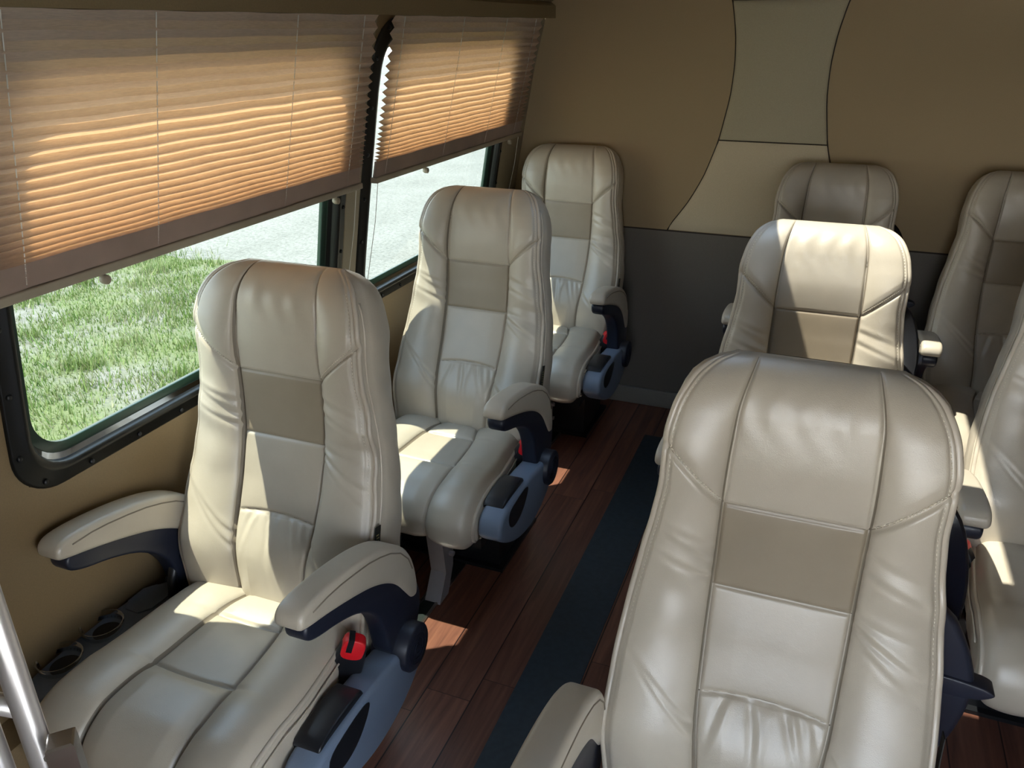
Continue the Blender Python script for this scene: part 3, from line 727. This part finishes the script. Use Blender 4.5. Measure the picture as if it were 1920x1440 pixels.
def make_seat(label, group, x, y, rake, yaw=0, right=None, left=None, arm_dy=0, arm_dz=0, cons=None, raised=None, buck=1, base=True, cdz=0.0, strap=False, tall=1.0, cons_dz=.008, arm_dx=0.0, legs=(-.150, .045)):
    root = empty('coach_seat', (x, y, 0), label, 'seat', group); root.rotation_euler = (0, 0, math.radians(yaw))
    b = link('backrest', ME['back'].copy() if False else ME['back'], [], root); b.location = (0, 0, .453); b.rotation_euler = (math.radians(-rake), 0, 0); b.scale = (1, 1, tall)
    [link(m_.name.split('.')[0], m_, [], b) for m_ in ME['bpipe']]; link('stitching', ME['bst'], [], b, 'stuff')
    t = MB(); t.box(0, .0015, 0, .022, 0, .070); tg = t.build('label_tag', M['tagc'], b); tg.location = (.2525, -.002, .150)
    t2 = MB()
    for k in range(7): t2.box(.0016, .0020, .004 + (k % 2) * .002, .014 + (k % 3) * .001, .008 + k * .007, .010 + k * .007)
    # printed lines belong to the tag mesh
    tg.data.materials.append(M['tagy']); bm = bmesh.new(); bm.from_mesh(tg.data); o2 = t2.mesh('x'); bm2 = bmesh.new(); bm2.from_mesh(o2)
    for f in bm2.faces: nf_ = bm.faces.new([bm.verts.new(v.co) for v in f.verts]); nf_.material_index = 1
    bm.to_mesh(tg.data); bm.free(); bm2.free(); bpy.data.meshes.remove(o2)
    c = link('seat_cushion', ME['cush'], [], root); [link(m_.name.split('.')[0], m_, [], c) for m_ in ME['cpipe']]; c.location = (0, 0, cdz)
    if right: armrest(1, root, arm_dy, arm_dz)
    if left: armrest(-1, root, arm_dy, arm_dz).location.x = arm_dx
    if cons: console(cons, root, arm_dy + .018, arm_dz + cons_dz)
    buckle(buck, root)
    # under frame
    mb = MB(); mb.box(-.20, .20, -.30, .10, .262, .318); mb.box(-.215, -.19, -.34, .12, .25, .30); mb.box(.19, .215, -.34, .12, .25, .30)
    mb.build('seat_pan', M['dark_steel'], root)
    for s, lx in ((-1, legs[0]), (1, legs[1])):
        nm = 'leg'
        mb = MB(); q = .026
        P = [(-.315, .30), (-.285, .085), (-.335, .0), (-.275, .0), (-.235, .085), (-.215, .30)]
        V = [(lx - q, a, bz) for a, bz in P] + [(lx + q, a, bz) for a, bz in P]
        n = len(P); F = [tuple(range(n))[::-1], tuple(range(n, 2 * n))] + [(i, (i + 1) % n, n + (i + 1) % n, n + i) for i in range(n)]
        mb.add(V, F); lg = mb.build(nm, M['steel'], root)
        for (yy, z_) in ((-.25, .20), (-.255, .14)):
            mb = MB(); mb.tube([(lx + s * q, yy, z_), (lx + s * (q + .014), yy, z_)], .009, 6); mb.build('bolt', M['steel'], lg)
    mb = MB(); mb.box(-.19, .17, -.10, .16, .012, .262); mb.box(-.21, .19, -.12, .20, 0, .012); mb.build('pedestal', M['dark_steel'], root)
    if raised:
        sg = raised
        P = [(.0, .02), (.14, .03), (.20, .09), (.232, .16), (.246, .235), (.240, .31), (.215, .39), (.16, .43), (0, .44)]
        sh = prism('tray_table', P, .0, .022, .006, M['gloss'], None, axis='y', smooth_pts=2)
        sh.parent = root; sh.location = (.030, .165, .55); sh.rotation_euler = (math.radians(-rake), 0, 0)
        P = [(0, 0), (.10, 0), (.19, .10), (.250, .20), (.272, .30), (.268, .38), (.20, .50), (0, .52)]
        sh = prism('lower_shell', P, .0, .03, .01, M['navy'], None, axis='y', smooth_pts=2); sh.parent = root; sh.location = (.03, .15, .34)
        hd = prism('tray_latch', [(0, 0), (.11, 0), (.135, .012), (.14, .022), (.11, .032), (0, .04)], 0, .035, .008, M['navy'], None, axis='y', smooth_pts=2); hd.parent = root; hd.location = (.190, .145, .665)
    if strap:
        mb = MB(); mb.tube([(-.262, .0, .50), (-.268, -.02, .44), (-.262, -.03, .40), (-.250, -.035, .36)], .012, 6); mb.build('belt_webbing', M['black'], root, True)
    return root
GL = 'window seats along the left side'; GM = 'middle column of seats'; GR = 'seats by the right side'
L1 = make_seat('nearest cream leather seat by the left window, both armrests down', GL, -1.024, 1.123, 13.2, .6, right=1, left=1, arm_dy=.085, arm_dz=-.022, cons=1, cons_dz=-.014, strap=True)
L2 = make_seat('second cream leather seat in the left window row, behind the nearest one', GL, -.989, 2.049, 17.0, 0, right=1, arm_dy=-.015, arm_dz=-.005, cons=1, tall=1.013)
L3 = make_seat('rearmost cream leather seat by the left window, against the rear wall', GL, -1.001, 3.035, 13.4, 0, right=1, arm_dy=.0, arm_dz=-.012, cons=1, tall=1.010)
M1 = make_seat('large foreground cream leather seat right of the aisle, turned toward the camera', GM, .026, .963, 13.2, .4, left=1, cons=-1, raised=1, buck=-1, legs=(-.045, .150))
M2 = make_seat('sunlit cream leather seat directly behind the large foreground seat', GM, .020, 1.956, 15.7, 1.0, left=1, cons=-1, raised=1, buck=-1, legs=(-.045, .150))
M3 = make_seat('shaded seat against the rear wall behind the sunlit seat, only its headrest showing', GM, .030, 2.961, 13.9, .6, left=1, cons=-1, raised=1, buck=-1, legs=(-.045, .150))
R2 = make_seat('seat cut off by the right picture edge, cushion showing beside the foreground seat', GR, .680, 1.956, 15.0, 0, left=1, arm_dx=-.030, arm_dz=-.01, buck=-1, legs=(.06, .17))
R3 = make_seat('shaded seat at far right against the rear wall, with left armrest down', GR, .653, 2.949, 14.9, 0, left=1, arm_dx=-.008, arm_dz=-.018, tall=1.012, buck=-1, legs=(-.045, .150))

# ------------------------------------------------------------------ blinds
def blind(label, y0, y1, cords):
    root = empty('pleated_blind', (0, 0, 0), label, 'blind', 'pleated blinds over the left windows')
    x_of = lambda z: -1.150 + (-1.248 + 1.150) * (1.645 - z) / (1.645 - 1.205)
    zs = [1.644]; p = .0300
    fold = .0185
    spac = list(np.concatenate([np.linspace(.0290, .0225, 6), np.linspace(.0215, .0150, 8), np.linspace(.0140, .0085, 6), np.full(14, .0032)]))
    tot = sum(spac); sc_ = (1.644 - 1.212) / tot; spac = [s * sc_ for s in spac]
    V = []; F = []; z = 1.644; rows = []
    for s in spac:
        dep = math.sqrt(max(fold ** 2 - (s / 2) ** 2, 1e-6)) * (1 if s > .006 else .75)
        rows.append((z, +dep / 2)); rows.append((z - s / 2, -dep / 2)); z -= s
    rows.append((z, .006))
    ny = 24
    for (zr, dx) in rows:
        for k in range(ny + 1):
            y = y0 + (y1 - y0) * k / ny; V.append((x_of(zr) + dx + .0006 * math.sin(k * 2.1 + zr * 90), y, zr + .0008 * math.sin(k * 1.3 + zr * 40)))
    n = ny + 1; cut = len(rows) - 1 - 28
    for i in range(len(rows) - 1):
        for k in range(ny): F.append((i * n + k, i * n + k + 1, (i + 1) * n + k + 1, (i + 1) * n + k))
    me = mesh_np('pleated_fabric', V[:(cut + 1) * n], F[:cut * ny], None, False); link('pleated_fabric', me, M['blind'], root)
    V2 = [(x + (.004 if (i // n) % 2 else 0), y, z) for i, (x, y, z) in enumerate(V[cut * n:])]; m2 = (len(rows) - 1 - cut)
    zt_, zb_ = rows[cut][0], rows[-1][0]; b = len(V2); F2 = [tuple(j - cut * n for j in f) for f in F[cut * ny:]]
    V2 += [(x_of(zt_) - .006, y0, zt_), (x_of(zt_) - .006, y1, zt_), (x_of(zb_) - .006, y1, zb_), (x_of(zb_) - .006, y0, zb_)]; F2.append((b, b + 1, b + 2, b + 3))
    me = mesh_np('stacked_folds', V2, F2, None, False); link('stacked_folds', me, M['blindstack'], root)
    xb = x_of(1.205)
    bbox('bottom_rail', xb - .011, xb + .013, y0 - .004, y1 + .004, 1.196, 1.213, .003, M['beigeplastic'], root)
    bbox('head_rail', -1.168, -1.140, y0, y1, 1.6445, 1.652, .002, M['ceil'], root)
    for yc in cords:
        mb = MB(); mb.tube([(x_of(1.642) + .0035, yc, 1.642), (x_of(1.28) + .0035, yc, 1.28), (x_of(1.214) + .002, yc, 1.214)], .0011, 5); mb.build('lift_cord', M['cord'], root)
    for yk in (y0 + (y1 - y0) * .27, y1 - (y1 - y0) * .10):
        mb = MB(); mb.tube([(xb + .001, yk, 1.198), (xb + .001, yk, 1.188)], .006, 12, rs=[.006, .007]);
        mb.tube([(xb - .004, yk, 1.185), (xb + .002, yk, 1.185), (xb + .012, yk, 1.185), (xb + .014, yk, 1.185)], .009, 14, rs=[.006, .009, .009, .006]); mb.build('pull_knob', M['beigeplastic'], root, True)
    return root
blind('cream pleated blind half lowered over the nearer window', .72, 1.965, [.90, 1.20, 1.62, 1.90])
blind('cream pleated blind half lowered over the farther window', 2.052, 3.235, [2.11, 2.50, 2.86, 3.16])
# guide cords below the blinds
for (y, lab) in ((1.945, 'thin white guide cord hanging on the pillar between the windows'), (2.065, 'thin white guide cord hanging in front of the farther window'), (3.215, 'thin white guide cord at the corner beside the rear wall')):
    mb = MB(); mb.tube([(-1.243, y, 1.20), (-1.262, y, 1.08), (xw(.84) + .012, y, .84), (xw(.82) + .002, y, .82)], .0010, 5)
    tag(mb.build('guide_cord', M['cord']), lab, 'cord', 'blind guide cords')

# ------------------------------------------------------------------ cup tray beside the nearest seat
tr_ = empty('cup_tray', (-1.34, 1.0, .335), 'grey plastic tray with two clear cup holders between nearest seat and wall', 'cup holder tray')
t = prism('tray_body', [(-.045, -.28), (.045, -.28), (.055, .0), (.055, .13), (-.045, .13)], 0, .062, .006, M['grey'], tr_, axis='z', smooth_pts=2)
prism('lid_panel', [(-.035, .015), (.035, .015), (.042, .11), (-.035, .11)], .0615, .066, .0015, M['grey'], tr_, axis='z', smooth_pts=1)
for yy in (-.055, -.165):
    c = MB(); R = .046; prof = [(R, .022), (R - .004, -.0), (R - .006, .0), (R - .003, .022)]; N = 32
    V = [(r * math.cos(2 * math.pi * k / N), r * math.sin(2 * math.pi * k / N), z) for (r, z) in prof for k in range(N)]
    F = [(i * N + k, i * N + (k + 1) % N, ((i + 1) % 4) * N + (k + 1) % N, ((i + 1) % 4) * N + k) for i in range(4) for k in range(N)]
    c.add(V, F); o = c.build('cup_ring', M['clear'], tr_, True); o.location = (-.012, yy, .0615)
    c = MB(); c.tube([(0, 0, .0), (0, 0, .0015)], .030, 24); o2 = c.build('cup_well', M['black'], tr_); o2.location = (.0, yy, .0615)

# ------------------------------------------------------------------ metal guard rail in the near left corner
gr = empty('guard_rail', (-.60, .36, 0), 'polished metal guard rail, blurred in the bottom left corner', 'rail')
def unp(px, py, d):
    q = A @ np.array([(px - 960) / 1484.3 * d, (py - 720) / 1484.3 * d, d]); return Vector((q[0], q[1], q[2] + 1.62))
def rel(v): return (v.x + .60, v.y - .36, v.z)
def upright(px, py, d, r, z1, name, mat, n=20):
    q = unp(px, py, d); m_ = MB(); m_.tube([rel(Vector((q.x, q.y, 0))), rel(Vector((q.x, q.y, z1 * .5))), rel(Vector((q.x, q.y, z1)))], r, n); return q, m_.build(name, mat, gr, True)
q1, _ = upright(24, 1260, .72, .0118, 1.62, 'upright_tube', M['chrome'])
q2, _ = upright(-34, 1340, .80, .0118, 1.62, 'upright_tube', M['chrome'])
q0 = unp(24, 1362, .72)
mb = MB(); mb.tube([rel(Vector((q1.x, q1.y, q0.z))), rel(Vector((q1.x - .30, q1.y - .05, q0.z)))], .0100, 16); mb.build('cross_tube', M['chrome'], gr, True)
q3 = unp(112, 1385, .74)
mb = MB(); mb.tube([rel(Vector((q3.x, q3.y, 0))), rel(Vector((q3.x, q3.y, q3.z - .012))), rel(Vector((q3.x, q3.y, q3.z - .002))), rel(Vector((q3.x, q3.y, q3.z)))], .0165, 4, rs=[.0175, .0175, .0168, .0140]); mb.build('square_post', M['alu'], gr, False)
mb = MB(); mb.tube([rel(Vector((q1.x, q1.y, q3.z - .03))), rel(Vector((q3.x, q3.y, q3.z - .03)))], .006, 10); mb.build('bracket', M['alu'], gr, True)

# ------------------------------------------------------------------ outside
ZG = -.80
def gplane(name, x0, x1, y0, y1, z, mat):
    mb = MB(); mb.add([(x0, y0, z), (x1, y0, z), (x1, y1, z), (x0, y1, z)], [(0, 1, 2, 3)]); return mb.build(name, mat, kind='structure')
gplane('ground', -60, 40, -40, 60, ZG - .02, M['pave'])
def edge_y(x): return 6.75 + .18 * math.sin(x * 1.7) + .1 * math.sin(x * 5.1 + 1)
mb = MB(); xs = np.linspace(-30, -1.9, 160)
V = [(x, -12, ZG - .005) for x in xs] + [(x, edge_y(x), ZG - .005) for x in xs]; n = len(xs)
mb.add(V, [(i, i + 1, n + i + 1, n + i) for i in range(n - 1)]); tag(mb.build('grass_verge', M['ground']), None, None, None, 'structure')
# grass blades, one stuff object
def gnoise(x, y):
    return (np.sin(x * 1.9 + 1.3 * np.sin(y * 1.1)) + np.sin(y * 2.3 + 1.7 * np.sin(x * .9 + 1)) + .7 * np.sin(x * 4.7 + y * 3.9) + .6 * np.sin(x * 7.3 - y * 6.1 + 2)) / 3.3
N = 150000
gx = RNG.uniform(-10.5, -3.0, N); gy = RNG.uniform(1.6, 6.9, N)
dens = gnoise(gx, gy); keep = RNG.random(N) < np.clip(.32 + .55 * dens, .05, .9)
keep &= gy < np.array([edge_y(x) for x in gx]) + RNG.normal(0, .08, N)
gx, gy, dens = gx[keep], gy[keep], dens[keep]
# denser tufts
T = 130; tx = RNG.uniform(-10, -3.5, T); ty = RNG.uniform(2, 6.8, T); tx[:26] = RNG.uniform(-8.6, -6.6, 26); ty[:26] = RNG.uniform(6.2, 6.95, 26)
ox, oy = [], []
for a, b_ in zip(tx, ty):
    k = RNG.integers(40, 170); r = RNG.uniform(.05, .17); ox.append(a + RNG.normal(0, r, k)); oy.append(b_ + RNG.normal(0, r, k))
ox = np.concatenate(ox); oy = np.concatenate(oy)
hgt = np.concatenate([RNG.uniform(.012, .045, len(gx)) * (1 + .8 * np.clip(dens, 0, 1)), RNG.uniform(.05, .12, len(ox))])
gx = np.concatenate([gx, ox]); gy = np.concatenate([gy, oy]); n = len(gx)
ang = RNG.uniform(0, 6.28, n); wd = RNG.uniform(.003, .007, n); lean = RNG.uniform(-.8, .8, n) * hgt; la = RNG.uniform(0, 6.28, n)
P0 = np.stack([gx - wd * np.cos(ang), gy - wd * np.sin(ang), np.full(n, ZG - .006)], 1); P1_ = np.stack([gx + wd * np.cos(ang), gy + wd * np.sin(ang), np.full(n, ZG - .006)], 1)
P2 = np.stack([gx + lean * np.cos(la), gy + lean * np.sin(la), ZG + hgt], 1)
VV = np.stack([P0, P1_, P2], 1).reshape(-1, 3)
me = bpy.data.meshes.new('grass'); me.vertices.add(3 * n); me.vertices.foreach_set('co', VV.ravel()); me.loops.add(3 * n); me.loops.foreach_set('vertex_index', np.arange(3 * n))
me.polygons.add(n); me.polygons.foreach_set('loop_start', np.arange(n) * 3); me.polygons.foreach_set('loop_total', np.full(n, 3)); me.update(); me.validate()
g = link('grass', me, M['grass']); tag(g, 'patchy sunlit green grass on the ground outside the nearer window', 'grass', kind='stuff')
